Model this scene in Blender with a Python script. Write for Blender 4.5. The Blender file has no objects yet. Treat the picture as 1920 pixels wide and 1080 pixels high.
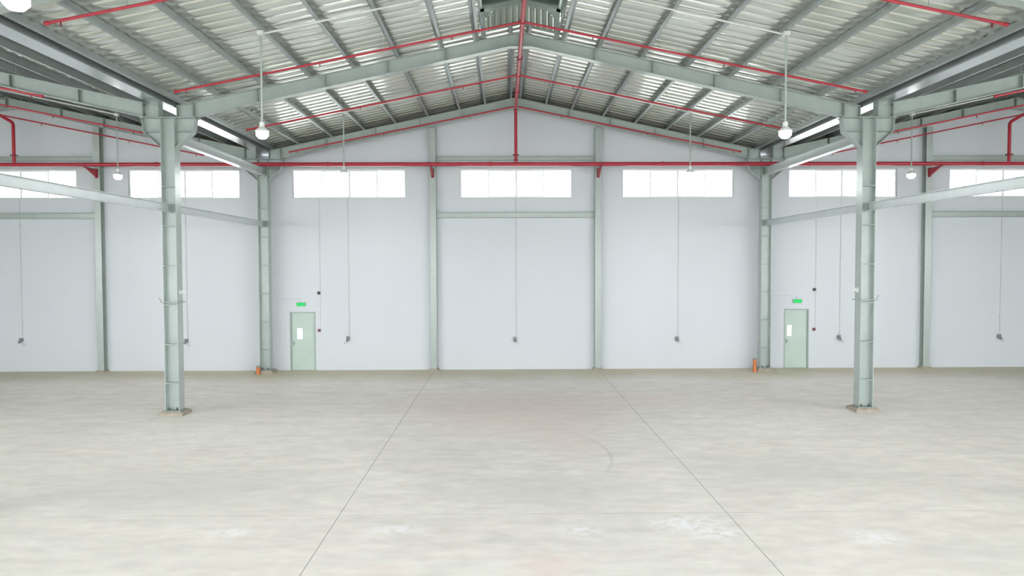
import bpy, math, random
from mathutils import Vector, Matrix
random.seed(7)
S = bpy.context.scene
COL = S.collection

# ------------------------------------------------------------------ camera, world, exposure
CAM = Vector((-0.4567, 0.0, 3.8552))
RT = Vector((0.9999, -0.0124, -0.0029)).normalized()
FW = Vector((0.0123, 0.9994, -0.0329)).normalized()
UP = RT.cross(FW).normalized(); RT = FW.cross(UP).normalized()
cd = bpy.data.cameras.new('camera'); co = bpy.data.objects.new('camera', cd); COL.objects.link(co)
cd.sensor_width = 36; cd.lens = 36 * 1322.18 / 1920; cd.clip_end = 300
co.matrix_world = Matrix(((RT.x, UP.x, -FW.x, CAM.x), (RT.y, UP.y, -FW.y, CAM.y), (RT.z, UP.z, -FW.z, CAM.z), (0, 0, 0, 1)))
S.camera = co
S.view_settings.view_transform = 'Standard'; S.view_settings.look = 'None'
S.view_settings.gamma = 1; S.view_settings.use_curve_mapping = False
S.view_settings.exposure = 0.0
SKY = 10.8            # overcast sky radiance
LAMP_W = 62.0       # each high-bay lamp
w = bpy.data.worlds.new('overcast_sky'); S.world = w; w.use_nodes = True
bg = w.node_tree.nodes['Background']; bg.inputs[0].default_value = (0.945, 0.975, 1.0, 1); bg.inputs[1].default_value = SKY
S.cycles.max_bounces = 10; S.cycles.diffuse_bounces = 6; S.cycles.glossy_bounces = 5; S.cycles.transparent_max_bounces = 12
S.cycles.use_denoising = True
S.cycles.caustics_reflective = False; S.cycles.caustics_refractive = False
S.cycles.sample_clamp_indirect = 6.0

# ------------------------------------------------------------------ dimensions (metres)
Y0, Y1, Y2, YW = 10.90, 18.33, 25.40, 25.92      # portal frames and the face of the end wall
YF = -16.0                                       # front wall behind the camera
HS = 9.0                                         # half span of a gable
def wrap(x):                                     # distance to the nearest ridge (ridges at -18, 0, 18)
    return abs((x + 9) % 18 - 9)
RT_TOP = lambda d: 9.81 - 0.213 * d              # top of rafters = underside of purlins
SHEET = lambda d: 10.02 - 0.213 * d              # underside of the roof sheets
SL = math.atan(0.213)

# ------------------------------------------------------------------ materials
def mat(name, col, rough=0.5, metal=0.0, var=0.06, scale=3.0, bump=0.0, bscale=60.0, stretch=(1, 1, 1), spec=0.5):
    m = bpy.data.materials.new(name); m.use_nodes = True
    nt = m.node_tree; b = nt.nodes['Principled BSDF']
    tc = nt.nodes.new('ShaderNodeTexCoord'); mp = nt.nodes.new('ShaderNodeMapping')
    mp.inputs['Scale'].default_value = stretch
    nt.links.new(tc.outputs['Object'], mp.inputs[0])
    nz = nt.nodes.new('ShaderNodeTexNoise'); nz.inputs['Scale'].default_value = scale; nz.inputs['Detail'].default_value = 5
    nt.links.new(mp.outputs[0], nz.inputs['Vector'])
    rp = nt.nodes.new('ShaderNodeValToRGB')
    rp.color_ramp.elements[0].position = 0.3; rp.color_ramp.elements[1].position = 0.7
    rp.color_ramp.elements[0].color = tuple(c * (1 - var) for c in col) + (1,)
    rp.color_ramp.elements[1].color = tuple(min(1, c * (1 + var)) for c in col) + (1,)
    nt.links.new(nz.outputs['Fac'], rp.inputs[0]); nt.links.new(rp.outputs[0], b.inputs['Base Color'])
    b.inputs['Roughness'].default_value = rough; b.inputs['Metallic'].default_value = metal
    b.inputs['Specular IOR Level'].default_value = spec
    if bump:
        n2 = nt.nodes.new('ShaderNodeTexNoise'); n2.inputs['Scale'].default_value = bscale
        nt.links.new(mp.outputs[0], n2.inputs['Vector'])
        bp = nt.nodes.new('ShaderNodeBump'); bp.inputs['Strength'].default_value = bump; bp.inputs['Distance'].default_value = 0.01
        nt.links.new(n2.outputs['Fac'], bp.inputs['Height']); nt.links.new(bp.outputs[0], b.inputs['Normal'])
    return m
def emit(name, col, strength, base=None):
    m = bpy.data.materials.new(name); m.use_nodes = True
    b = m.node_tree.nodes['Principled BSDF']
    b.inputs['Base Color'].default_value = (base or col) + (1,)
    b.inputs['Emission Color'].default_value = col + (1,); b.inputs['Emission Strength'].default_value = strength
    return m
M = {}
M['wall'] = mat('white_plaster', (0.615, 0.645, 0.68), 0.75, var=0.015, scale=0.5, bump=0.05, bscale=25)
M['cladding'] = mat('grey_green_cladding', (0.17, 0.225, 0.195), 0.5, var=0.05, scale=1.0)  # dark so the unseen side walls mirror dark in the side roofs
M['steel'] = mat('pale_green_steel_paint', (0.385, 0.44, 0.418), 0.24, var=0.05, scale=4.0, bump=0.02)
M['beam'] = mat('lit_beam_steel', (0.54, 0.585, 0.59), 0.22, var=0.04, scale=4.0)  # steel lightened on the beams, reflected light put into the colour
M['steel_shade'] = mat('shade_dark_steel_plate', (0.27, 0.32, 0.295), 0.4, var=0.06, scale=6.0)  # darker steel copy that draws shadow lines into stiffeners and plates
M['vent_panel'] = mat('grey_ribbed_panel', (0.30, 0.33, 0.29), 0.9, var=0.05, spec=0.1)
M['vent_roof'] = mat('dark_green_vent_roof', (0.06, 0.08, 0.07), 0.9, var=0.1, spec=0.1)
M['galv'] = mat('galvanised_steel', (0.36, 0.395, 0.40), 0.34, 0.5, var=0.08, scale=5.0, stretch=(3, 0.4, 3))
M['sheet'] = mat('zinc_roof_sheet', (0.72, 0.745, 0.69), 0.17, 0.6, var=0.05, scale=1.5, stretch=(0.5, 2, 1))
M['gutter'] = mat('bright_zinc', (0.66, 0.69, 0.69), 0.16, 0.85, var=0.05, scale=2.0)
M['red'] = mat('red_pipe_enamel', (0.42, 0.02, 0.04), 0.3, var=0.1, scale=4.0)
M['dark_red'] = mat('dark_red_enamel', (0.18, 0.015, 0.03), 0.4, var=0.1, scale=6.0)
M['white'] = mat('white_plastic', (0.72, 0.75, 0.73), 0.4, var=0.03)
M['grey'] = mat('grey_plastic', (0.22, 0.25, 0.24), 0.4, var=0.1, scale=20)
M['conduit'] = mat('pale_grey_conduit', (0.60, 0.61, 0.625), 0.45, var=0.05)
M['dark'] = mat('dark_metal', (0.07, 0.08, 0.075), 0.5, var=0.1)
M['gap_shade'] = mat('brown_gap_shade', (0.13, 0.13, 0.10), 0.6, var=0.15, scale=2.0)
M['plinth'] = mat('brown_grout', (0.36, 0.32, 0.26), 0.85, var=0.2, scale=14.0, bump=0.3, bscale=90)
M['door'] = mat('grey_green_door', (0.46, 0.56, 0.50), 0.42, var=0.04, scale=2.0)
M['door_frame'] = mat('grey_door_frame', (0.33, 0.39, 0.37), 0.45, var=0.05)
M['orange'] = mat('orange_plastic', (0.56, 0.16, 0.035), 0.45, var=0.12, scale=12.0)
M['alu'] = mat('white_aluminium', (0.82, 0.84, 0.85), 0.35, var=0.02)
M['lens'] = emit('lamp_lens', (1.0, 1.0, 0.97), 9.0)
M['exit'] = emit('green_backlit_panel', (0.0, 0.80, 0.13), 0.72, (0.0, 0.10, 0.03))
M['ground'] = mat('outdoor_concrete', (0.5, 0.5, 0.47), 0.8, var=0.1, scale=0.5)
M['sealant'] = mat('joint_sealant', (0.33, 0.32, 0.30), 0.8, var=0.1)

def glass():
    m = bpy.data.materials.new('thin_glass'); m.use_nodes = True
    nt = m.node_tree; nt.nodes.clear()
    o = nt.nodes.new('ShaderNodeOutputMaterial'); t = nt.nodes.new('ShaderNodeBsdfTransparent'); g = nt.nodes.new('ShaderNodeBsdfGlossy')
    t.inputs[0].default_value = (0.95, 0.98, 0.97, 1); g.inputs['Roughness'].default_value = 0.02
    f = nt.nodes.new('ShaderNodeFresnel'); f.inputs[0].default_value = 1.45
    x = nt.nodes.new('ShaderNodeMixShader')
    nt.links.new(f.outputs[0], x.inputs[0]); nt.links.new(t.outputs[0], x.inputs[1]); nt.links.new(g.outputs[0], x.inputs[2])
    nt.links.new(x.outputs[0], o.inputs[0]); return m
M['glass'] = glass()

def floor_mat():
    m = bpy.data.materials.new('power_floated_concrete'); m.use_nodes = True
    nt = m.node_tree; b = nt.nodes['Principled BSDF']; L = nt.links.new; N = nt.nodes.new
    tc = N('ShaderNodeTexCoord')
    def noise(scale, stretch, detail=6):
        mp = N('ShaderNodeMapping'); mp.inputs['Scale'].default_value = stretch; L(tc.outputs['Object'], mp.inputs[0])
        n = N('ShaderNodeTexNoise'); n.inputs['Scale'].default_value = scale; n.inputs['Detail'].default_value = detail
        L(mp.outputs[0], n.inputs['Vector']); return n.outputs['Fac']
    def ramp(fac, p0, p1, c0=(0, 0, 0), c1=(1, 1, 1)):
        r = N('ShaderNodeValToRGB'); r.color_ramp.elements[0].position = p0; r.color_ramp.elements[1].position = p1
        r.color_ramp.elements[0].color = c0 + (1,); r.color_ramp.elements[1].color = c1 + (1,)
        L(fac, r.inputs[0]); return r.outputs[0]
    def mix(a, bcol, fac, mode='MIX'):
        x = N('ShaderNodeMix'); x.data_type = 'RGBA'; x.blend_type = mode
        if isinstance(fac, float): x.inputs[0].default_value = fac
        else: L(fac, x.inputs[0])
        L(a, x.inputs[6])
        if isinstance(bcol, tuple): x.inputs[7].default_value = bcol + (1,)
        else: L(bcol, x.inputs[7])
        return x.outputs[2]
    def mul(a, v):
        x = N('ShaderNodeMath'); x.operation = 'MULTIPLY'; L(a, x.inputs[0])
        if isinstance(v, float): x.inputs[1].default_value = v
        else: L(v, x.inputs[1])
        return x.outputs[0]
    def blob(cx, cy, rx, ry, soft=0.8):          # soft-edged patch around a point of the slab, broken up by noise
        mp = N('ShaderNodeMapping'); mp.vector_type = 'TEXTURE'
        mp.inputs['Location'].default_value = (cx, cy, 0); mp.inputs['Scale'].default_value = (rx, ry, 1)
        L(tc.outputs['Object'], mp.inputs[0])
        ln = N('ShaderNodeVectorMath'); ln.operation = 'LENGTH'; L(mp.outputs[0], ln.inputs[0])
        return ramp(ln.outputs['Value'], 1 - soft, 1.0, (1, 1, 1), (0, 0, 0))
    base = ramp(noise(0.22, (1, 1, 1), 4), 0.3, 0.7, (0.805, 0.775, 0.725), (0.875, 0.84, 0.785))
    fine = ramp(noise(2.2, (0.45, 1.1, 1), 8), 0.28, 0.72, (0.92, 0.92, 0.92), (1.07, 1.07, 1.07))
    c = mix(base, fine, 1.0, 'MULTIPLY')
    c = mix(c, ramp(noise(5.5, (0.5, 1.0, 1), 10), 0.3, 0.7, (0.93, 0.93, 0.93), (1.06, 1.06, 1.06)), 1.0, 'MULTIPLY')
    streak = ramp(noise(1.1, (0.25, 1.6, 1), 9), 0.52, 0.75)
    c = mix(c, (0.86, 0.85, 0.80), mul(streak, 0.35))
    dust = noise(7.0, (1, 1.2, 1), 6)
    white_spots = ((2.25, 10.35, 0.75, 0.5), (2.6, 9.95, 0.6, 0.3), (-2.05, 10.2, 0.5, 0.22), (4.8, 9.75, 0.5, 0.4), (0.65, 10.1, 0.5, 0.25), (-4.4, 10.1, 0.4, 0.25), (6.0, 16.8, 3.6, 1.6), (-7.5, 16.0, 3.5, 1.5))
    for i, (x, y, a, d) in enumerate(white_spots):
        c = mix(c, (0.97, 0.97, 0.98), mul(mul(blob(x, y, a, d, 0.9), ramp(dust, 0.38, 0.56)), 1.0 if i < 6 else 0.35))
    for x, y, a, d, s in ((0.0, 18.5, 3.2, 3.6, 0.75), (0.9, 15.6, 1.0, 2.2, 0.5), (0.1, 8.9, 0.6, 0.5, 0.7), (-2.0, 8.8, 0.5, 0.3, 0.5), (3.6, 20.0, 1.6, 1.2, 0.5), (-2.9, 19.6, 1.2, 1.6, 0.4)):
        c = mix(c, (0.86, 0.70, 0.665), mul(blob(x, y, a, d, 0.7), s * 0.8))   # pinkish laterite dust
    for x, y, a, d, s in ((-6.0, 12.0, 3.4, 1.8, 0.5), (5.0, 13.0, 2.6, 1.5, 0.4), (0.2, 11.9, 2.2, 1.0, 0.4), (-5.5, 9.3, 2.5, 0.8, 0.25), (6.0, 9.2, 2.0, 0.8, 0.3)):
        c = mix(c, (0.64, 0.64, 0.60), mul(blob(x, y, a, d, 0.9), s))         # damp-looking grey areas
    # olive tint on the floor strip nearest the end wall, noisy edge
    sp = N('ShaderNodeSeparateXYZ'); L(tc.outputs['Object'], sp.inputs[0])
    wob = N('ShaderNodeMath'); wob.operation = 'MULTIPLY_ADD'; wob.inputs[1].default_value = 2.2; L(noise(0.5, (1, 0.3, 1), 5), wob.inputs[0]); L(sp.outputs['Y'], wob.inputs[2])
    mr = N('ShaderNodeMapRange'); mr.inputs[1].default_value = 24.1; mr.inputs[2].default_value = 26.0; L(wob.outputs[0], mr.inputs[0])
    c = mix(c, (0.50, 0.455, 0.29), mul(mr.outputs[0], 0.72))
    # tyre arc left by a turning truck
    mp = N('ShaderNodeMapping'); mp.vector_type = 'TEXTURE'; mp.inputs['Location'].default_value = (-1.4, 14.2, 0); L(tc.outputs['Object'], mp.inputs[0])
    ln = N('ShaderNodeVectorMath'); ln.operation = 'LENGTH'; L(mp.outputs[0], ln.inputs[0])
    d = N('ShaderNodeMath'); d.operation = 'SUBTRACT'; L(ln.outputs['Value'], d.inputs[0]); d.inputs[1].default_value = 3.1
    ab = N('ShaderNodeMath'); ab.operation = 'ABSOLUTE'; L(d.outputs[0], ab.inputs[0])
    arc = ramp(ab.outputs[0], 0.0, 0.06, (1, 1, 1), (0, 0, 0))
    c = mix(c, (0.55, 0.54, 0.51), mul(mul(arc, blob(2.2, 14.8, 1.6, 3.2, 0.6)), 0.45))
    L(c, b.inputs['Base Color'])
    L(ramp(noise(1.3, (1, 1, 1), 5), 0.3, 0.7, (0.42,) * 3, (0.62,) * 3), b.inputs['Roughness'])
    b.inputs['Specular IOR Level'].default_value = 0.35
    bp = N('ShaderNodeBump'); bp.inputs['Strength'].default_value = 0.06; bp.inputs['Distance'].default_value = 0.01
    L(noise(30, (1, 1, 1), 4), bp.inputs['Height']); L(bp.outputs[0], b.inputs['Normal'])
    return m
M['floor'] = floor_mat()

# ------------------------------------------------------------------ mesh helpers
class MB:
    def __init__(s): s.v, s.f = [], []
    def _add(s, vs, fs):
        o = len(s.v); s.v += [tuple(v) for v in vs]; s.f += [tuple(i + o for i in f) for f in fs]; return s
    def box(s, x0, x1, y0, y1, z0, z1):
        return s._add([(x0, y0, z0), (x1, y0, z0), (x1, y1, z0), (x0, y1, z0), (x0, y0, z1), (x1, y0, z1), (x1, y1, z1), (x0, y1, z1)],
                      [(0, 3, 2, 1), (4, 5, 6, 7), (0, 1, 5, 4), (1, 2, 6, 5), (2, 3, 7, 6), (3, 0, 4, 7)])
    def prism(s, poly, y0, y1):                  # polygon in XZ, counter-clockwise seen from -Y, extruded in Y
        n = len(poly)
        a = sum(poly[i][0] * poly[(i + 1) % n][1] - poly[(i + 1) % n][0] * poly[i][1] for i in range(n))
        if a < 0: poly = poly[::-1]
        vs = [(x, y0, z) for x, z in poly] + [(x, y1, z) for x, z in poly]
        return s._add(vs, [tuple(range(n)), tuple(range(2 * n - 1, n - 1, -1))] + [(i + n, (i + 1) % n + n, (i + 1) % n, i) for i in range(n)])
    def strip(s, p, q, t, y0, y1):               # plate of thickness t centred on the XZ segment p-q
        dx, dz = q[0] - p[0], q[1] - p[1]; l = math.hypot(dx, dz); nx, nz = -dz / l * t / 2, dx / l * t / 2
        return s.prism([(p[0] + nx, p[1] + nz), (q[0] + nx, q[1] + nz), (q[0] - nx, q[1] - nz), (p[0] - nx, p[1] - nz)], y0, y1)
    def tube(s, pts, r, n=12, cap=True):
        pts = [Vector(p) for p in pts]; rs = r if isinstance(r, (list, tuple)) else [r] * len(pts)
        o = len(s.v); prev = None
        for i, p in enumerate(pts):
            d = (pts[min(i + 1, len(pts) - 1)] - pts[max(i - 1, 0)]).normalized()
            if prev is None: u = d.orthogonal().normalized()
            else: u = (prev - d * prev.dot(d)).normalized()
            prev = u; v = d.cross(u)
            for k in range(n):
                a = 2 * math.pi * k / n; s.v.append(tuple(p + (u * math.cos(a) + v * math.sin(a)) * rs[i]))
        for i in range(len(pts) - 1):
            for k in range(n):
                a, b = o + i * n + k, o + i * n + (k + 1) % n
                s.f.append((a, b, b + n, a + n))
        if cap:
            s.f.append(tuple(o + k for k in range(n - 1, -1, -1))); e = o + (len(pts) - 1) * n
            s.f.append(tuple(e + k for k in range(n)))
        return s
    def lathe(s, prof, n=20, at=(0, 0, 0)):      # (r, z) rings, axis Z
        o = len(s.v)
        for r, z in prof:
            for k in range(n):
                a = 2 * math.pi * k / n; s.v.append((at[0] + r * math.cos(a), at[1] + r * math.sin(a), at[2] + z))
        for i in range(len(prof) - 1):
            for k in range(n):
                a, b = o + i * n + k, o + i * n + (k + 1) % n; s.f.append((a, b, b + n, a + n))
        s.f.append(tuple(o + k for k in range(n - 1, -1, -1))); e = o + (len(prof) - 1) * n; s.f.append(tuple(e + k for k in range(n)))
        return s
    def mesh(s, name, m, smooth=False):
        me = bpy.data.meshes.new(name); me.from_pydata(s.v, [], s.f); me.materials.append(M[m]); me.update()
        if smooth:
            for p in me.polygons: p.use_smooth = True
            me.set_sharp_from_angle(angle=math.radians(40))
        return me
    def build(s, name, m, parent=None, smooth=False, **kw):
        return link(name, s.mesh(name, m, smooth), parent, **kw)
def link(name, data, parent=None, loc=None, label=None):
    o = bpy.data.objects.new(name, data); COL.objects.link(o)
    if parent: o.parent = parent
    if loc: o.location = loc
    if label: o['label'] = label
    return o
def thing(name, label, cat, loc=(0, 0, 0), group=None, data=None):
    o = bpy.data.objects.new(name, data); COL.objects.link(o); o.location = loc
    o['label'] = label; o['category'] = cat; o['kind'] = 'thing'
    if group: o['group'] = group
    return o
def struct(name, data=None, label=None, cat=None, loc=(0, 0, 0)):
    o = bpy.data.objects.new(name, data); COL.objects.link(o); o.location = loc; o['kind'] = 'structure'
    if label: o['label'] = label
    if cat: o['category'] = cat
    return o
def tag(o, label, cat, group=None):
    o['label'] = label; o['category'] = cat; o['kind'] = 'thing'
    if group: o['group'] = group
    return o
def dup(root, loc, label):
    r = root.copy(); COL.objects.link(r); r.location = loc; r['label'] = label
    for ch in list(root.children):
        c = ch.copy(); COL.objects.link(c); c.parent = r
        for g in ch.children:
            d = g.copy(); COL.objects.link(d); d.parent = c
    return r

# ------------------------------------------------------------------ floor
fl = struct('floor', label='pale grey concrete floor slabs with thin joints and pinkish dust', cat='floor')
xs, ys, J = [-27.2, -3.0, 3.0, 27.2], [YF, 10.80, 26.12], 0.006
for i in range(3):
    for j in range(2):
        a, b, c, d = xs[i] + J, xs[i + 1] - J, ys[j] + J, ys[j + 1] - J
        e = 0.0015
        mb = MB(); mb._add([(a, c, -.15), (b, c, -.15), (b, d, -.15), (a, d, -.15), (a, c, -e), (b, c, -e), (b, d, -e), (a, d, -e),
                            (a + e, c + e, 0), (b - e, c + e, 0), (b - e, d - e, 0), (a + e, d - e, 0)],
                           [(0, 3, 2, 1), (0, 1, 5, 4), (1, 2, 6, 5), (2, 3, 7, 6), (3, 0, 4, 7), (4, 5, 9, 8), (5, 6, 10, 9), (6, 7, 11, 10), (7, 4, 8, 11), (8, 9, 10, 11)])
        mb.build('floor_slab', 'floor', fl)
mb = MB()
for x in xs[1:3]: mb.box(x - J, x + J, YF, 26.12, -.15, -.0015)
for y in ys[1:2]:
    for i in range(3): mb.box(xs[i] + J, xs[i + 1] - J, y - J * 1.0, y + J * 1.0, -.15, -.0015)
mb.build('joint_sealant', 'sealant', fl, label='dark sealant in the slab joints')
g = MB().box(-80, 80, 26.3, 120, -.3, -.2).box(-80, 80, -70, YF - .3, -.3, -.2)
struct('ground_outside', g.mesh('ground_outside', 'ground'), 'pale concrete yard outside the hall', 'ground')

# ------------------------------------------------------------------ end wall with window and door openings
WIN = [(-18.02, 4.10), (-12.07, 4.02), (-6.08, 4.12), (0.03, 4.10), (5.98, 4.10), (12.07, 4.00), (18.08, 4.10)]
WZ0, WZ1 = 6.31, 7.345
DOORS = [(-8.30, -7.35, 2.15), (9.92, 10.86, 2.20)]
holes = [(c - wd / 2, c + wd / 2, WZ0, WZ1) for c, wd in WIN] + [(a, b, 0.0, h) for a, b, h in DOORS]
ex = sorted(set([-27.2, 27.2, -18.0, -9.0, 0.0, 9.0, 18.0] + [h[0] for h in holes] + [h[1] for h in holes]))
mb = MB()
zt = lambda x: SHEET(wrap(x)) + 0.10
for a, b in zip(ex, ex[1:]):
    mid = (a + b) / 2
    hs = sorted([(h[2], h[3]) for h in holes if h[0] < mid < h[1]])
    z = -0.15
    for h0, h1 in hs:
        if h0 > z + .16 or h0 > 0: mb.box(a, b, YW, YW + .2, z, h0)
        z = h1
    ra, rb = SHEET(wrap(a if a > -27 else -27)) + .1, SHEET(wrap(b if b < 27 else 27)) + .1
    mb.prism([(a, z), (b, z), (b, rb), (a, ra)], YW, YW + .2)
struct('wall_back', mb.mesh('wall_back', 'wall'), 'white plastered end wall with a row of high windows', 'wall')
# dark strip standing in for the shadow gap between rafters and roof sheets
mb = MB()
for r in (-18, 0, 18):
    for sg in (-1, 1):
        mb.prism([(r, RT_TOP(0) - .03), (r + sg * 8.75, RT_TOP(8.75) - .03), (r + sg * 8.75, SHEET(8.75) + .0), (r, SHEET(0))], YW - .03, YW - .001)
struct('trim_1', mb.mesh('trim_1', 'gap_shade'), 'dark brown strip painting the shadow gap between end wall and roof sheets', 'trim')
# unseen walls behind and beside the camera, openings added to let in fill light
mb = MB()
xw = [-27.2, -25, -11, -9, 9, 11, 25, 27.2]
for i, (a, b) in enumerate(zip(xw, xw[1:])):
    if i % 2: mb.box(a, b, YF - .2, YF, 6.2, 8.15)
    else: mb.box(a, b, YF - .2, YF, -.15, 8.15)
for r in (-18, 0, 18): mb.prism([(r - 9.2, 8.15), (r + 9.2, 8.15), (r, 10.1)], YF - .2, YF)
struct('wall_front', mb.mesh('wall_front', 'wall'), 'white end wall behind the camera with wide openings added for daylight', 'wall')
for nm, sx in (('wall_left', -1), ('wall_right', 1)):
    mb = MB(); a, b = sorted((sx * 27.0, sx * 27.2))
    mb.box(a, b, YF, 26.12, -.15, 1.2); mb.box(a, b, YF, 26.12, 7.2, 8.5)
    for k in range(5):
        y = YF + k * 5.6; mb.box(a, b, y, y + .6, 1.2, 7.2)
    mb.box(a, b, 8.0, 26.12, 1.2, 7.2)
    struct(nm, mb.mesh(nm, 'cladding'), 'unseen grey green side wall with wide openings added for daylight', 'wall')

# windows
def window(i, c, wd):
    t = struct('window_%d' % i, label='high window number %d from the left, white frame, blown out by daylight' % i, cat='window', loc=(c, YW + .1, WZ0))
    t['label'] = WLAB[i - 1]
    h = WZ1 - WZ0; x0, x1 = -wd / 2, wd / 2; f = .022
    MB().box(x0, x1, -.04, .04, 0, f).box(x0, x1, -.04, .04, h - f, h).box(x0, x0 + f, -.04, .04, f, h - f).box(x1 - f, x1, -.04, .04, f, h - f).build('window_frame', 'alu', t)
    for k in range(4):
        a = x0 + f + (wd - 2 * f) * k / 4; b = x0 + f + (wd - 2 * f) * (k + 1) / 4; dy = .012 if k in (1, 2) else -.012
        s = .036 if k in (1, 2) else .02
        sash = MB().box(a, b, dy - .01, dy + .01, f, f + s).box(a, b, dy - .01, dy + .01, h - f - s, h - f).box(a, a + s, dy - .01, dy + .01, f + s, h - f - s).box(b - s, b, dy - .01, dy + .01, f + s, h - f - s).build('sash', 'alu', t)
        MB().box(a + s, b - s, dy - .002, dy + .002, f + s, h - f - s).build('pane', 'glass', sash)
WLAB = ['high window cut by the left edge of the photo', 'high window behind the left front column', 'high window above the left exit door',
        'central high window straight below the ridge pipe drop', 'high window between centre bay and right wall column', 'high window behind the right front column', 'high window cut by the right edge of the photo']
for i, (c, wd) in enumerate(WIN): window(i + 1, c, wd)

# doors
def door(i, a, b, h, label, px):
    t = struct('door_%d' % i, label=label, cat='door', loc=(a, YW, 0))
    wd = b - a; f = .05
    MB().box(0, f, .0, .16, 0, h).box(wd - f, wd, .0, .16, 0, h).box(f, wd - f, .0, .16, h - f, h).build('door_frame', 'door_frame', t)
    p0, p1, z0, z1 = px[0] - a, px[1] - a, px[2], px[3]
    MB().box(f, wd - f, .11, .16, 0, .025).build('threshold', 'door_frame', t)
    x0, x1 = f + .004, wd - f - .004; zt_ = h - f - .004
    leaf = MB().box(x0, p0, .06, .105, .003, zt_).box(p1, x1, .06, .105, .003, zt_).box(p0, p1, .06, .105, .003, z0).box(p0, p1, .06, .105, z1, zt_).build('door_leaf', 'door', t)
    MB().box(p0, p1, .078, .084, z0, z1).build('vision_panel', 'glass', leaf, label='small upright glass vision panel')
    hx = x0 + .07
    MB().tube([(hx, .06, 1.0), (hx, .02, 1.0), (hx + .1, .02, 1.0)], .009, 8).box(hx - .02, hx + .02, .052, .06, .92, 1.08).build('door_handle', 'grey', leaf)
door(1, *DOORS[0], 'grey green steel exit door near the left wall column', (-8.05, -7.86, 1.15, 1.54))
door(2, *DOORS[1], 'grey green steel exit door near the right wall column', (10.08, 10.24, 1.19, 1.58))

# ------------------------------------------------------------------ roof: ceiling > sheets
ce = struct('ceiling', label='ribbed zinc roof sheeting of three gables', cat='roof')
PITCH = (YW + .02 - 18.35) / 21
def sheet_mesh(name, d0, d1, n, inner=True):
    # ribs run down the slope; profile along Y from 0 down to -n*PITCH; d = distance from the ridge
    prof = []
    for k in range(n):
        y = -k * PITCH
        w_ = PITCH - .085                          # gently bowed pan, then a trapezoid rib
        for i in range(13):
            u = i / 12 * 2 - 1
            prof.append((y - w_ * i / 12, .13 * w_ / 4 * (u * u - 1) + .013))
        prof += [(y - w_ - .022, .045), (y - w_ - .063, .045)]
    prof.append((-n * PITCH, .013))
    mb = MB(); m = len(prof)
    for d in (d0, d1):
        for y, z in prof: mb.v.append((d, y, SHEET(d) + z))
    for i in range(m - 1): mb.f.append((i, i + 1, i + 1 + m, i + m))
    return mb.mesh(name, 'sheet', True)
sh_full = sheet_mesh('roof_sheet', 0.0, 8.86, 3)
sh_short = sheet_mesh('roof_sheet', 1.02, 8.86, 3)
NB = 74
YB = 18.35 - 21 * PITCH
bulk_c = sheet_mesh('roof_sheet_run', 1.02, 8.86, NB)
bulk_s = sheet_mesh('roof_sheet_run', 0.0, 8.86, NB)
bulk_o = sheet_mesh('roof_sheet_run', 0.0, 8.86, NB + 42)
def place(mesh, ridge, sg, ytop, n, name='roof_sheet', stuff=False):
    o = link(name, mesh, ce)
    if sg > 0: o.location = (ridge, ytop, 0)
    else:
        o.rotation_euler = (0, 0, math.pi); o.location = (ridge, ytop - n * PITCH, 0)
    if stuff: o['kind'] = 'stuff'
for k in range(14):
    yt = YW + .02 - k * 3 * PITCH
    for sg in (-1, 1): place(sh_full if k < 7 else sh_short, 0, sg, yt, 3)
    place(sh_full, -18, 1, yt, 3); place(sh_full, 18, -1, yt, 3)
for sg in (-1, 1): place(bulk_c, 0, sg, YB, NB, 'roof_sheet_run', True)
place(bulk_s, -18, 1, YB, NB, 'roof_sheet_run', True); place(bulk_s, 18, -1, YB, NB, 'roof_sheet_run', True)
place(bulk_o, -18, -1, YW + .02, NB + 42, 'roof_sheet_run', True); place(bulk_o, 18, 1, YW + .02, NB + 42, 'roof_sheet_run', True)
# ridge caps
mb = MB()
for r, ya in ((-18, YF), (0, 18.36), (18, YF)):
    mb.prism([(r - .3, SHEET(.3) + .05), (r, SHEET(0) + .06), (r + .3, SHEET(.3) + .05), (r + .3, SHEET(.3) + .056), (r, SHEET(0) + .07), (r - .3, SHEET(.3) + .056)], ya, YW + .02)
mb.build('ridge_cap', 'sheet', ce)

# ridge monitor (raised ventilator) from the front portal towards the camera
mo = thing('ridge_ventilator', 'raised gabled ridge vent with posts and ribbed end panel above the ridge pipe', 'roof vent', (0, 18.33, 0))
MZ0, MZE, MZR = 9.69, 10.42, 10.66
def mon_frame(y, nm='vent_frame'):
    f = MB()
    for s in (-1, 1):
        f.prism([(s * .87, MZ0 - .02), (s * 1.0, MZ0 - .04), (s * 1.03, MZE), (s * .93, MZE)], y - .05, y + .05)
        f.prism([(s * 1.1, MZE), (0, MZR), (0, MZR - .12), (s * 1.1, MZE - .12)], y - .05, y + .05)
        f.prism([(s * .93, MZE - .08), (s * .70, MZE - .04), (s * .915, MZE - .28)], y - .04, y + .04)
        f.box(s * .95 - .12, s * .95 + .12, y - .08, y + .08, MZ0 - .05, MZ0 - .03)
    f.build(nm, 'steel', mo)
mon_frame(0); mon_frame(Y0 - Y1)
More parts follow.
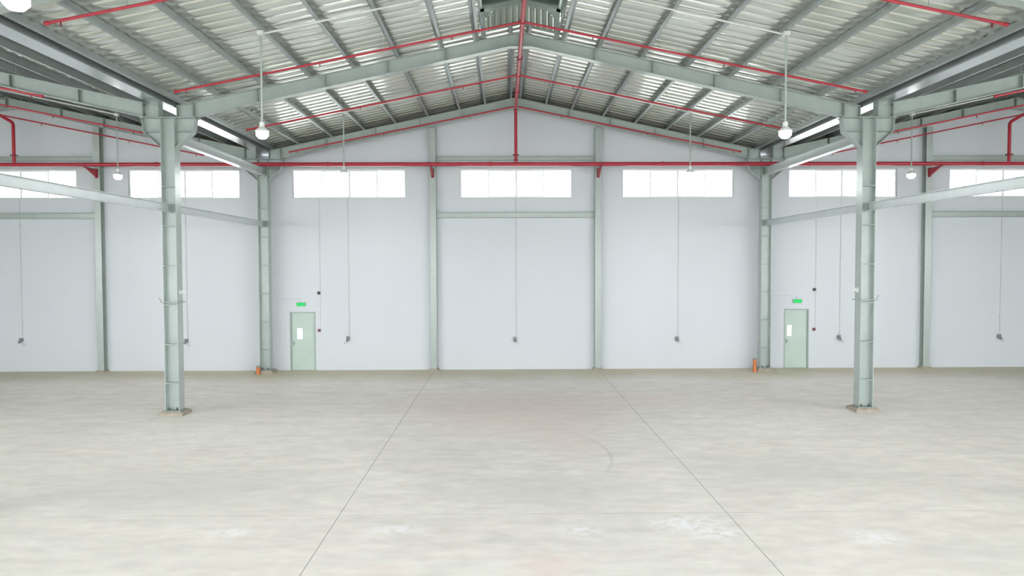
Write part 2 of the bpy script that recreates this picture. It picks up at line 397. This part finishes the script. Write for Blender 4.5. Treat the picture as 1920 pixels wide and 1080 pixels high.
# ribbed end panel behind the front frame
n = 24; xsr = [-.93 + 1.86 * i / n for i in range(n + 1)]
mb = MB()
for i, (a, b) in enumerate(zip(xsr, xsr[1:])):
    y = .07 if i % 2 else .105
    top = lambda x: MZR - .22 * abs(x) / 1.03 - .02
    mb.prism([(a, SHEET(abs(a)) + .02), (b, SHEET(abs(b)) + .02), (b, top(b)), (a, top(a))], y, y + .012)
mb.build('end_panel', 'vent_panel', mo)
mb = MB()
for s in (-1, 1):
    mb.strip((0, MZR + .06), (s * 1.45, MZR + .06 - 1.45 * .2), .012, -14.3, .2)
mb.build('vent_roof', 'vent_roof', mo, label='dark underside of the vent roof')
for s in (-1, 1):
    MB().box(s * 1.0 - .03, s * 1.0 + .03, -14.2, .05, MZE - .02, MZE + .06).build('eave_rail', 'steel', mo)
    MB().box(s * 1.0 - .015, s * 1.0 + .015, -14.2, .05, SHEET(1.0) - .02, SHEET(1.0) + .13).build('kerb_flashing', 'galv', mo)
    for k in range(4):
        z = SHEET(1.0) + .17 + k * .105
        MB().strip((s * 1.03, z + .06), (s * 1.11, z - .05), .006, -14.2, .05).build('louvre_blade', 'cladding', mo)

# ------------------------------------------------------------------ portal frames
def make_column(loc, label):
    t = thing('steel_column', label, 'column', loc, 'steel portal columns')
    pl = MB(); a, b, c, d = .315, .28, .27, .24
    pl._add([(-a, -b, 0), (a, -b, 0), (a, b, 0), (-a, b, 0), (-a, -b, .06), (a, -b, .06), (a, b, .06), (-a, b, .06), (-c, -d, .1), (c, -d, .1), (c, d, .1), (-c, d, .1)],
            [(0, 1, 5, 4), (1, 2, 6, 5), (2, 3, 7, 6), (3, 0, 4, 7), (4, 5, 9, 8), (5, 6, 10, 9), (6, 7, 11, 10), (7, 4, 8, 11), (8, 9, 10, 11), (0, 3, 2, 1)])
    pl.build('plinth', 'plinth', t, label='brown grout plinth')
    bp = MB().box(-.22, .22, -.19, .19, .1, .122).build('base_plate', 'steel_shade', t)
    for sx in (-1, 1):
        for sy in (-1, 1):
            MB().tube([(sx * .1, sy * .1, .122), (sx * .1, sy * .1, .19)], .018, 8).tube([(sx * .1, sy * .1, .122), (sx * .1, sy * .1, .145)], .03, 6).build('anchor_bolt', 'dark', bp)
    MB().box(-.165, .165, -.006, .006, .122, 7.63).build('web', 'steel', t)
    for s in (-1, 1):
        MB().box(s * .172 - .007, s * .172 + .007, -.155, .155, .122, 7.62).build('flange', 'steel', t)
    for z in (.83, 1.83, 2.85, 3.85, 4.87, 5.88):
        MB().box(-.164, .164, -.15, -.007, z - .016, z + .016).box(-.164, .164, .007, .15, z - .016, z + .016).build('stiffener', 'steel_shade', t)
    MB().box(-.70, .70, -.155, .155, 7.62, 7.645).build('cap_plate', 'steel_shade', t)
    for s in (-1, 1):
        h = MB().prism([(s * .18, 6.89), (s * .18, 7.62), (s * .665, 7.62), (s * .62, 7.28)], -.006, .006).build('haunch', 'steel', t)
        MB().strip((s * .185, 6.88), (s * .628, 7.275), .014, -.12, .12).strip((s * .628, 7.275), (s * .672, 7.62), .014, -.12, .12).build('haunch_flange', 'steel', h)
        MB().box(*sorted((s * .18, s * .615)), -.12, -.007, 7.27, 7.285).box(*sorted((s * .18, s * .615)), .007, .12, 7.27, 7.285).build('haunch_stiffener', 'steel_shade', h)
        zc = RT_TOP(HS - .62); zi = RT_TOP(HS - .24)
        st = MB().prism([(s * .24, 7.645), (s * .62, 7.645), (s * .62, zc - .012), (s * .24, zi - .012)], -.006, .006).build('rafter_stub', 'steel', t)
        MB().strip((s * .24, zi - .006), (s * .62, zc - .006), .012, -.11, .11).build('stub_flange', 'steel', st)
        MB().box(s * .63 - .01, s * .63 + .01, -.12, .12, 7.645, zc + .0).build('end_plate', 'steel_shade', st)
        MB().box(s * .232 - .008, s * .232 + .008, -.12, .12, 7.645, zi).build('inner_plate', 'steel_shade', st)
        for zz in (7.72, 7.96):
            for yy in (-.07, .07):
                MB().tube([(s * .60, yy, zz), (s * .642, yy, zz)], .016, 6).build('bolt', 'dark', st)
    return t
c0 = make_column((-HS, Y1, 0), 'left front steel column standing free on the floor')
dup(c0, (HS, Y1, 0), 'right front steel column standing free on the floor')
dup(c0, (-HS, Y2, 0), 'left rear steel column close to the end wall beside the left exit door')
dup(c0, (HS, Y2, 0), 'right rear steel column close to the end wall beside the right exit door')
dup(c0, (-HS, Y0, 0), 'left column of the nearest portal, just outside the left edge')
dup(c0, (HS, Y0, 0), 'right column of the nearest portal, just outside the right edge')

def rafter_parts(s):
    # s = side of the ridge; x = s*d; origin at ridge, z absolute
    T = lambda d: RT_TOP(d); B = lambda d: 9.50 - .2206 * d
    d1 = 8.345
    t = .012
    web = MB().prism([(s * .012, B(.28) + t), (s * .28, B(.28) + t), (s * d1, B(d1) + t), (s * d1, T(d1) - t), (s * .012, T(.012) - t)], -.005, .005)
    top = MB().strip((s * .012, T(.012) - t / 2), (s * d1, T(d1) - t / 2), t, -.11, .11)
    bot = MB().strip((s * .012, B(.28) + t / 2), (s * .28, B(.28) + t / 2), t, -.11, .11).strip((s * .28, B(.28) + t / 2), (s * d1, B(d1) + t / 2), t, -.11, .11)
    st = []
    for d in (1.9, 3.4, 5.0, 6.73):
        st.append(MB().box(s * d - .012, s * d + .012, -.1, -.006, B(d) + t, T(d) - t - .01).box(s * d - .012, s * d + .012, .006, .1, B(d) + t, T(d) - t - .01))
    ep = [MB().box(*sorted((s * .0005, s * .012)), -.11, .11, B(.28) - .0, T(.02) - .0), MB().box(*sorted((s * d1, s * (d1 + .012))), -.115, .115, B(d1) - .005, T(d1) - .002)]
    return web.mesh('web', 'steel'), top.mesh('top_flange', 'steel'), bot.mesh('bottom_flange', 'steel'), [x.mesh('stiffener', 'steel_shade') for x in st], [x.mesh('end_plate', 'steel_shade') for x in ep]
RP = {s: rafter_parts(s) for s in (-1, 1)}
fname = {Y0: 'nearest overhead', Y1: 'front', Y2: 'rear'}
bay = {-18: 'left bay', 0: 'centre bay', 18: 'right bay'}
for Y in (Y0, Y1, Y2):
    for r, s in ((-18, -1), (-18, 1), (0, -1), (0, 1), (18, -1), (18, 1)):
        if r * s > 0 and Y != Y1 and abs(r) > 1 and Y == Y0: continue
        t = thing('rafter', 'pale green steel rafter of the %s portal, %s slope of the %s' % (fname[Y], 'left' if s < 0 else 'right', bay[r]), 'rafter', (r, Y, 0), 'steel rafters')
        wb, tp, bt, st, ep = RP[s]
        link('web', wb, t); link('top_flange', tp, t); link('bottom_flange', bt, t)
        for x in st: link('stiffener', x, t)
        for x in ep: link('end_plate', x, t)

# purlins: Z sections on top of the rafters
def purlin_mesh(y0, y1, flip):
    h, f, t = .195, .07, .006; q = -1 if flip else 1
    mb = MB()
    mb.box(-t / 2, t / 2, y0, y1, 0, h); mb.box(*sorted((0, -q * f)), y0, y1, 0, t); mb.box(*sorted((0, q * f)), y0, y1, h - t, h)
    a, b = sorted((-q * f, -q * (f - t))); mb.box(a, b, y0, y1, t, .022)
    a, b = sorted((q * f, q * (f - t))); mb.box(a, b, y0, y1, h - .022, h - t)
    return mb.mesh('purlin', 'galv')
PM = {s: purlin_mesh(YF, YW - .04, s < 0) for s in (-1, 1)}
PM2 = {s: purlin_mesh(Y1 - .12, YW - .04, s < 0) for s in (-1, 1)}
PD = [.19, 1.12, 2.03, 3.15, 4.30, 5.42, 6.56, 7.75, 8.66]
ORD = ['ridge', 'second', 'third', 'fourth', 'fifth', 'sixth', 'seventh', 'eighth', 'lowest']
for r, sides in ((-18, (1,)), (0, (-1, 1)), (18, (-1,))):
    for s in sides:
        for k, d in enumerate(PD):
            m = PM2[s] if (r == 0 and k == 0) else PM[s]
            side = ('left' if s < 0 else 'right') + ' slope of the ' + bay[r]
            lab = 'galvanised roof purlin, %s, %s' % ({0: 'right at the ridge', 8: 'lowest by the gutter'}.get(k, ORD[k] + ' from the ridge'), side)
            o = thing('purlin', lab, 'purlin', (r + s * d, 0, RT_TOP(d) + .003), 'roof purlins', m)
            o.rotation_euler = (0, SL * s, 0)
# sag rods at mid bay
def sag(s, Y):
    mb = MB()
    for a, b in zip(PD, PD[1:]):
        a += .05; b -= .05
        mb.tube([(s * a, Y, RT_TOP(a) + .1), (s * b, Y, RT_TOP(b) + .1)], .009, 6)
    return mb
for Y, nm in ((14.80, 'near'), (21.87, 'far')):
    for s in (-1, 1):
        o = sag(s, Y).build('sag_rod', 'grey')
        tag(o, 'thin dark sag rod tying the purlins, %s bay, %s slope' % (nm, 'left' if s < 0 else 'right'), 'rod', 'purlin sag rods')

# valley gutters
for s, nm in ((-1, 'left'), (1, 'right')):
    z, zt_, hw = 7.885, 8.115, .20
    t = thing('valley_gutter', 'shiny zinc valley gutter running over the %s column row' % nm, 'gutter', (s * HS, 0, 0), 'valley gutters')
    MB().box(-hw, hw, YF, YW - .04, z, z + .006).box(-hw, -hw + .006, YF, YW - .04, z + .006, zt_).box(hw - .006, hw, YF, YW - .04, z + .006, zt_).build('trough', 'gutter', t)
    for q in (-1, 1):
        MB().box(*sorted((q * hw, q * (hw + .05))), YF, YW - .04, zt_ - .006, zt_).box(*sorted((q * (hw + .044), q * (hw + .05))), YF, YW - .04, zt_ - .03, zt_ - .006).build('lip', 'gutter', t)
        MB().box(*sorted((q * (hw + .006), q * (hw + .012))), YF, YW - .04, zt_, zt_ + .027).build('closure', 'gutter', t)

# longitudinal beams between columns
def hbeam(name, x, y0, y1, z0, z1, w, label, grp):
    t = thing(name, label, 'beam', (x, 0, 0), grp); f = .01
    MB().box(-.005, .005, y0 + .01, y1 - .01, z0 + f, z1 - f).build('web', 'beam', t)
    MB().box(-w / 2, w / 2, y0, y1, z1 - f, z1).build('top_flange', 'beam', t)
    MB().box(-w / 2, w / 2, y0, y1, z0, z0 + f).build('bottom_flange', 'beam', t)
    for y in (y0, y1 - .012): MB().box(-w / 2, w / 2, y, y + .012, z0 - .02, z1 + .02).build('end_plate', 'steel_shade', t)
for s, nm in ((-1, 'left'), (1, 'right')):
    e = .009
    hbeam('tie_beam', s * HS, Y0 + .03, Y1 - .16, 5.225, 5.43, .16, 'lower tie beam from %s front column toward the camera' % nm, 'column tie beams')
    hbeam('tie_beam', s * HS, Y1 + .16, Y2 - .16, 5.235, 5.43, .16, 'lower tie beam between %s front and rear columns' % nm, 'column tie beams')
    hbeam('eave_beam', s * HS, Y1 + .16, Y2 - .16, 7.06, 7.30, .20, 'upper eave beam between %s front and rear columns, bright lower flange' % nm, 'eave beams')

# wall posts and girts
def post(x, label):
    t = thing('wall_post', label, 'post', (x, YW - .003, 0), 'wall posts')
    zt_ = (9.50 - .2206 * wrap(x)) - .02
    MB().box(-.115, .115, -.25, -.238, .06, zt_).build('flange', 'steel', t)
    MB().box(-.115, .115, -.012, 0, .06, zt_).build('flange', 'steel', t)
    MB().box(-.005, .005, -.238, -.012, .06, zt_).build('web', 'steel_shade', t)
    MB()._add([(-.2, -.34, 0), (.2, -.34, 0), (.2, 0, 0), (-.2, 0, 0), (-.15, -.29, .07), (.15, -.29, .07), (.15, 0, .07), (-.15, 0, .07)],
              [(0, 3, 2, 1), (4, 5, 6, 7), (0, 1, 5, 4), (1, 2, 6, 5), (2, 3, 7, 6), (3, 0, 4, 7)]).build('plinth', 'plinth', t)
    MB().box(-.115, .115, -.26, .0, zt_ - .012, zt_).build('cleat', 'steel_shade', t)
for x, lab in ((-15.07, 'grey green wall post of the left bay'), (-3.0, 'grey green wall post left of the centre window'), (3.0, 'grey green wall post right of the centre window'), (15.1, 'grey green wall post of the right bay'), (-21.0, 'wall post outside the left edge of the photo'), (21.0, 'wall post outside the right edge of the photo')):
    post(x, lab)
for a, b, nm in ((-20.87, -15.19, 'left bay'), (-2.88, 2.88, 'centre bay'), (15.22, 20.87, 'right bay')):
    for z0, z1, up in ((5.565, 5.775, 'below'), (7.63, 7.81, 'above')):
        t = thing('girt', 'grey green channel girt %s the window, %s' % (up, nm), 'girt', (0, YW - .003, 0), 'wall girts')
        MB().box(a, b, -.10, -.092, z0, z1).build('web', 'steel', t)
        MB().box(a, b, -.092, 0, z1 - .01, z1).build('flange', 'steel', t); MB().box(a, b, -.092, 0, z0, z0 + .01).build('flange', 'steel', t)
        MB().box(a, b, -.106, -.10, z1 - .03, z1).box(a, b, -.106, -.10, z0, z0 + .03).build('lip', 'steel_shade', t)

# ------------------------------------------------------------------ red fire pipes
PY = 25.0
def elbow(p, a, b, r, n=6):                      # quarter bend points from p+a*r to p+b*r
    p, a, b = Vector(p), Vector(a), Vector(b); o = p + (a + b) * r
    return [o - b * r * math.cos(t) - a * r * math.sin(t) for t in [math.pi / 2 * i / n for i in range(n + 1)]]
mp_ = thing('fire_main', 'thick red fire main running across the end wall above the windows', 'pipe', (0, PY, 7.405))
MB().tube([(-26.9, 0, 0), (26.9, 0, 0)], .068, 14).build('pipe', 'red', mp_, smooth=True)
for x in (-18.6, -12.6, -6.6, -.9, 5.2, 10.4, 16.6):
    MB().tube([(x - .05, 0, 0), (x + .05, 0, 0)], .08, 14).build('coupling', 'red', mp_, smooth=True)
for x, lab in ((-15.07, 'red bracket under the fire main on the left bay wall post'), (-3.0, 'red bracket under the fire main on the post left of centre'), (3.0, 'red bracket under the fire main on the post right of centre'), (15.1, 'red bracket under the fire main on the right bay wall post')):
    t = thing('pipe_bracket', lab, 'bracket', (x, YW - .256, 7.328), 'fire main brackets')
    MB().box(-.03, .03, -.76, 0, -.03, 0).build('arm', 'dark_red', t)
    MB()._add([(-.025, -.66, -.03), (.025, -.66, -.03), (-.025, -.012, -.03), (.025, -.012, -.03), (-.025, -.012, -.30), (.025, -.012, -.30)],
              [(0, 1, 3, 2), (0, 2, 4), (1, 5, 3), (0, 4, 5, 1), (2, 3, 5, 4)]).build('gusset', 'red', t)
    MB().box(-.05, .05, -.012, 0, -.32, .02).build('back_plate', 'dark_red', t)
    MB().tube([(0, (PY - YW + .256) + .077 * math.cos(a), .077 + .077 * math.sin(a)) for a in [2 * math.pi * k / 16 for k in range(17)]], .006, 6, False).build('clamp', 'dark_red', t)
# centre ridge pipe with its drop
rz = 9.37
t = thing('ridge_fire_pipe', 'red fire pipe running under the ridge and dropping down the end wall', 'pipe', (0, 0, 0))
MB().tube([(0, YF + .3, rz), (0, 14, rz)] + elbow((0, PY, rz), (0, -1, 0), (0, 0, -1), .14) + [(0, PY, 7.475)], .055, 12).build('pipe', 'red', t, smooth=True)
for y in (11.68, 16.2, 19.0, 20.7, 22.6): MB().tube([(0, y - .05, rz), (0, y + .05, rz)], .075, 12).build('coupling', 'dark_red' if y == 19.0 else 'red', t, smooth=True)
MB().tube([(0, PY, 7.70), (0, PY, 7.74)], .11, 14).build('valve_flange', 'dark_red', t, label='dark flanged joint on the drop')
MB().tube([(0, PY, 7.52), (0, PY, 7.56)], .09, 14).build('valve_flange', 'dark_red', t)
for y in (12.9, 17.2, 21.6):
    MB().tube([(0, y, rz + .055), (0, y, RT_TOP(.2))], .007, 6).build('hanger_rod', 'dark', t)
# side bay drops with a dogleg
for s, nm in ((-1, 'left'), (1, 'right')):
    t = thing('side_fire_pipe', 'red fire pipe bending down the end wall at the %s edge of the photo' % nm, 'pipe', (s * 18, 0, 0))
    b = Vector((-s * .88, 0, -.47)).normalized()
    corner = Vector((-s * .44, PY, 8.86))
    MB().tube([(0, 18.5, 9.12), (0, PY - .1, 9.12), (-s * .03, PY - .02, 9.11), (-s * .08, PY, 9.08)] + [(-s * .36, PY, 8.915), (-s * .41, PY, 8.88), (-s * .445, PY, 8.82), (-s * .455, PY, 8.76), (-s * .455, PY, 7.475)], .055, 12).build('pipe', 'red', t, smooth=True)
    MB().tube([(-s * .455, PY, 7.70), (-s * .455, PY, 7.74)], .12, 14).build('valve_flange', 'dark_red', t)
# sprinkler branches following the slopes
def branch(r, s, y, z, d1, rad, label):
    t = thing('sprinkler_branch', label, 'pipe', (r, y, 0), 'sprinkler branch pipes')
    MB().tube([(s * .075, 0, z - .015), (s * d1, 0, z - .2 * d1)], rad, 8).build('pipe', 'red', t, smooth=True)
    MB().tube([(s * (d1 - .06), 0, z - .2 * (d1 - .06)), (s * (d1 + .01), 0, z - .2 * (d1 + .01))], rad * 1.35, 8).build('end_cap', 'red', t)
    for d in (1.6, 4.6, d1 - .25):
        MB().tube([(s * d, 0, z - .2 * d - rad), (s * d, 0, z - .2 * d - .08)], .012, 6).lathe([(.004, -.012), (.02, -.012), (.02, -.006), (.004, -.006)], 8, (s * d, 0, z - .2 * d - .08)).build('sprinkler_head', 'dark_red', t)
    for d in (3.15, 6.56):
        MB().tube([(s * d, 0, z - .2 * d + rad), (s * d, 0, RT_TOP(d) - .002)], .004, 6).build('hanger_rod', 'galv', t)
for y, nm in ((11.68, 'nearest'), (16.2, 'second'), (20.7, 'third'), (24.75, 'rear')):
    for s in (-1, 1):
        branch(0, s, y, rz, 7.88, .026, 'thin red sprinkler branch on the %s slope of the centre bay, %s one' % ('left' if s < 0 else 'right', nm))
for y, nm in ((16.2, 'front'), (20.6, 'middle'), (24.75, 'rear')):
    for r, s in ((-18, 1), (18, -1)):
        branch(r, s, y, 9.12, 7.15, .024, 'thin red sprinkler branch in the %s, %s one' % (bay[r], nm))

# ------------------------------------------------------------------ high-bay lamps on rods
def make_lamp(loc, zr, label):
    t = thing('high_bay_lamp', label, 'lamp', loc, 'high bay lamps')
    L = zr - loc[2]
    MB().tube([(0, 0, .22), (0, 0, L)], .022, 8).build('rod', 'steel', t, smooth=True)
    MB().box(-.06, .06, -.06, .06, L - .08, L + .0).build('mounting_box', 'white', t)
    MB().lathe([(.03, .24), (.05, .235), (.055, .14), (.08, .12), (.135, .07), (.14, .045), (.125, .04)], 20).build('housing', 'white', t, smooth=True)
    MB().lathe([(.02, -.11), (.075, -.095), (.125, -.04), (.125, .04)], 20).build('lens', 'lens', t, smooth=True, label='glowing domed lens')
    return t
LD = bpy.data.lights.new('lamp_light', 'AREA'); LD.shape = 'DISK'; LD.size = .27; LD.energy = LAMP_W; LD.color = (1.0, 0.99, 0.95)
def add_light(t):
    o = bpy.data.objects.new('lamp_light', LD); COL.objects.link(o); o.parent = t; o.location = (0, 0, -.115)
lamps = [(-5.4, 7.32, 'lamp in the upper left corner, closest to the camera'), (5.4, 7.32, 'lamp just outside the upper right of the frame'),
         (-5.4, 14.65, 'bright lamp hanging before the left front rafter'), (5.4, 14.65, 'bright lamp hanging before the right front rafter'),
         (-5.4, 22.1, 'pale lamp hanging before the window left of centre'), (5.4, 22.1, 'pale lamp hanging before the window right of centre'),
         (-12.6, 22.5, 'lamp on a white rod in the left bay'), (12.6, 22.5, 'lamp on a white rod in the right bay'),
         (-12.6, 14.65, 'lamp of the left bay outside the frame'), (12.6, 14.65, 'lamp of the right bay outside the frame'),
         (-12.6, 7.32, 'left bay lamp beside the camera'), (12.6, 7.32, 'right bay lamp beside the camera'),
         (-5.4, 0.0, 'left lamp above the camera'), (5.4, 0.0, 'right lamp above the camera'), (-5.4, -7.3, 'left lamp behind the camera'), (5.4, -7.3, 'right lamp behind the camera'),
         (-20.5, 14.65, 'outer left bay lamp'), (20.5, 14.65, 'outer right bay lamp')]
for x, y, lab in lamps:
    d = wrap(x); zr = 9.75 - .2 * d if d else 9.7
    t = make_lamp((x, y, 6.56 if y < 16 else 6.68), min(zr, RT_TOP(d) - .01), 'white high bay ' + lab); add_light(t)
# conduits feeding the lamps along the slope
for Y, nm in ((14.65, 'near'), (22.1, 'far')):
    for s in (-1, 1):
        o = MB().tube([(s * .02, Y + .09, RT_TOP(0) - .035), (s * 5.4, Y + .09, RT_TOP(5.4) - .035)], .021, 8).build('lamp_conduit', 'white', smooth=True)
        tag(o, 'white conduit along the %s slope to the %s pair of lamps' % ('left' if s < 0 else 'right', nm), 'conduit', 'lamp conduits')
for s, nm in ((-1, 'left'), (1, 'right')):
    o = MB().tube([(s * 17.98, 22.592, RT_TOP(0) - .035), (s * 12.6, 22.592, RT_TOP(5.4) - .035)], .021, 8).build('lamp_conduit', 'white', smooth=True)
    tag(o, 'white conduit along the slope of the %s bay to its lamp' % nm, 'conduit', 'lamp conduits')

# ------------------------------------------------------------------ wall services
SOCK = [(-18.05, 1.13, 1, 'far left socket outlet under the first window'), (-12.06, 1.08, 1, 'socket outlet half hidden behind the left front column'), (-6.15, 1.15, -1, 'socket outlet right of the left exit door'),
        (-.02, 1.10, 1, 'socket outlet on the centre bay wall'), (5.96, 1.09, 1, 'socket outlet between centre post and right rear column'), (11.97, 1.12, 1, 'socket outlet right of the right exit door'), (17.95, 1.13, 1, 'far right socket outlet under the last window')]
for x, z, q, lab in SOCK:
    t = thing('wall_socket', lab + ', on a thin conduit', 'socket', (x, YW - .002, z), 'wall sockets')
    if min(abs(x - g) for g in (-18, 0, 18)) < 1:     # behind a girt: the conduit is cut round it
        MB().tube([(.03, -.016, .08), (.03, -.016, 5.56 - z)], .014, 8).tube([(.03, -.016, 5.78 - z), (.03, -.016, 6.26 - z)], .014, 8).build('conduit', 'conduit', t, smooth=True)
    else:
        MB().tube([(.03, -.016, .08), (.03, -.016, 6.26 - z)], .014, 8).build('conduit', 'conduit', t, smooth=True)
    for zz in (.75, 2.65, 4.2): MB().box(.0, .06, -.035, -.0, zz - .03, zz + .03).build('junction_box' if zz == 2.65 else 'clip', 'conduit', t)
    b = MB().box(-.07, .05, -.07, 0, -.03, .10).build('socket_box', 'grey', t)
    MB().tube([(-.01, -.06, .02), (-.01, -.15, -.05)], [.045, .05], 10).build('socket_inlet', 'grey', b)
    MB().tube([(q * .02, -.12, -.05), (q * .09, -.10, -.13), (q * .15, -.06, -.17)], .016, 6).build('cable_tail', 'conduit', t)

def exit_sign(x0, x1, z0, z1, label, cx):
    t = thing('exit_sign', label, 'sign', ((x0 + x1) / 2, YW - .002, (z0 + z1) / 2)); w2, h2 = (x1 - x0) / 2, (z1 - z0) / 2
    MB().box(-w2 - .012, w2 + .012, -.05, 0, -h2 - .012, h2 + .012).build('housing', 'door_frame', t)
    MB().box(-w2, w2, -.056, -.05, -h2, h2).build('panel', 'exit', t, label='glowing green panel')
    zc = .22 - 0 * h2
    dx = cx - (x0 + x1) / 2
    MB().tube([(dx, -.016, .20), (-.03, -.016, .20), (-.03, -.016, h2 + .012)], .012, 8).build('conduit', 'conduit', t, smooth=True)
exit_sign(-8.02, -7.71, 2.37, 2.49, 'small green exit sign above the left door', -8.80)
exit_sign(10.25, 10.56, 2.42, 2.55, 'small green exit sign above the right door', 9.20)

def alarm(x, za, zb, side):
    t = thing('alarm_bell', 'small dark red alarm bell right of the %s door, upper of two' % side, 'alarm', (x, YW - .002, za))
    MB().box(-.05, .05, -.03, 0, -.05, .05).build('back_box', 'dark_red', t)
    MB().tube([(0, -.03, 0), (0, -.045, 0), (0, -.075, 0)], [.062, .06, .03], 14).build('gong', 'dark', t, smooth=True)
    MB().tube([(.05, -.012, .05), (.05, -.012, 6.26 - za)], .006, 6).build('conduit', 'conduit', t)
    t = thing('alarm_call_point', 'small dark red call point right of the %s door, lower of two' % side, 'alarm', (x, YW - .002, zb))
    MB().box(-.05, .05, -.045, 0, -.05, .05).build('box', 'dark_red', t)
    MB().tube([(0, -.045, 0), (0, -.055, 0)], .03, 12).build('button', 'dark', t)
    MB().tube([(.05, -.012, .05), (.05, -.012, za - zb - .06)], .006, 6).build('conduit', 'conduit', t)
alarm(-7.215, 2.84, 1.47, 'left'); alarm(11.035, 2.91, 1.44, 'right')

# orange capped tubes beside the rear columns
for x, h, lab in ((-9.17, .30, 'short orange tube with dark cap beside the left rear column'), (8.53, .49, 'taller orange tube with dark cap beside the right rear column')):
    t = thing('orange_tube', lab, 'tube', (x, Y2 - .37, 0), 'orange tubes')
    MB().lathe([(.075, 0), (.065, .02), (.062, h - .05)], 16).build('tube', 'orange', t, smooth=True)
    MB().lathe([(.068, h - .05), (.068, h - .01), (.055, h)], 16).build('cap', 'grey', t, smooth=True)
    MB().tube([(.05, 0, h * .6), (.085, 0, h * .6)], .02, 8).build('spout', 'orange', t)

# small fittings on the front columns
for s, nm in ((-1, 'left'), (1, 'right')):
    x = s * HS
    q = -s
    t = thing('column_detector', 'small white detector on the inner flange of the %s front column' % nm, 'detector', (x + q * .181, Y1, 3.17), 'column detectors')
    MB().box(*sorted((0, q * .02)), -.06, .06, -.06, .06).build('back_plate', 'white', t)
    MB().tube([(q * .02, 0, 0), (q * .10, -.02, .02), (q * .15, -.04, .02)], [.03, .05, .055], 12).build('head', 'white', t, smooth=True)
    t = thing('column_clamp', 'grey clamp band with small hooks round the %s front column' % nm, 'clamp', (x, Y1, 2.93), 'column clamps')
    MB().box(-.24, .24, -.175, -.162, -.025, .0).build('front_bar', 'steel_shade', t)
    MB().box(-.24, .24, .162, .175, -.025, .0).build('rear_bar', 'steel_shade', t)
    for e in (-1, 1):
        MB().box(e * .20 - .008, e * .20 + .008, -.175, .175, -.025, 0).build('side_bar', 'steel_shade', t)
    MB().tube([(s * .23, -.168, 0), (s * .25, -.168, .06), (s * .28, -.168, .11)], .011, 8).build('hook', 'steel_shade', t)
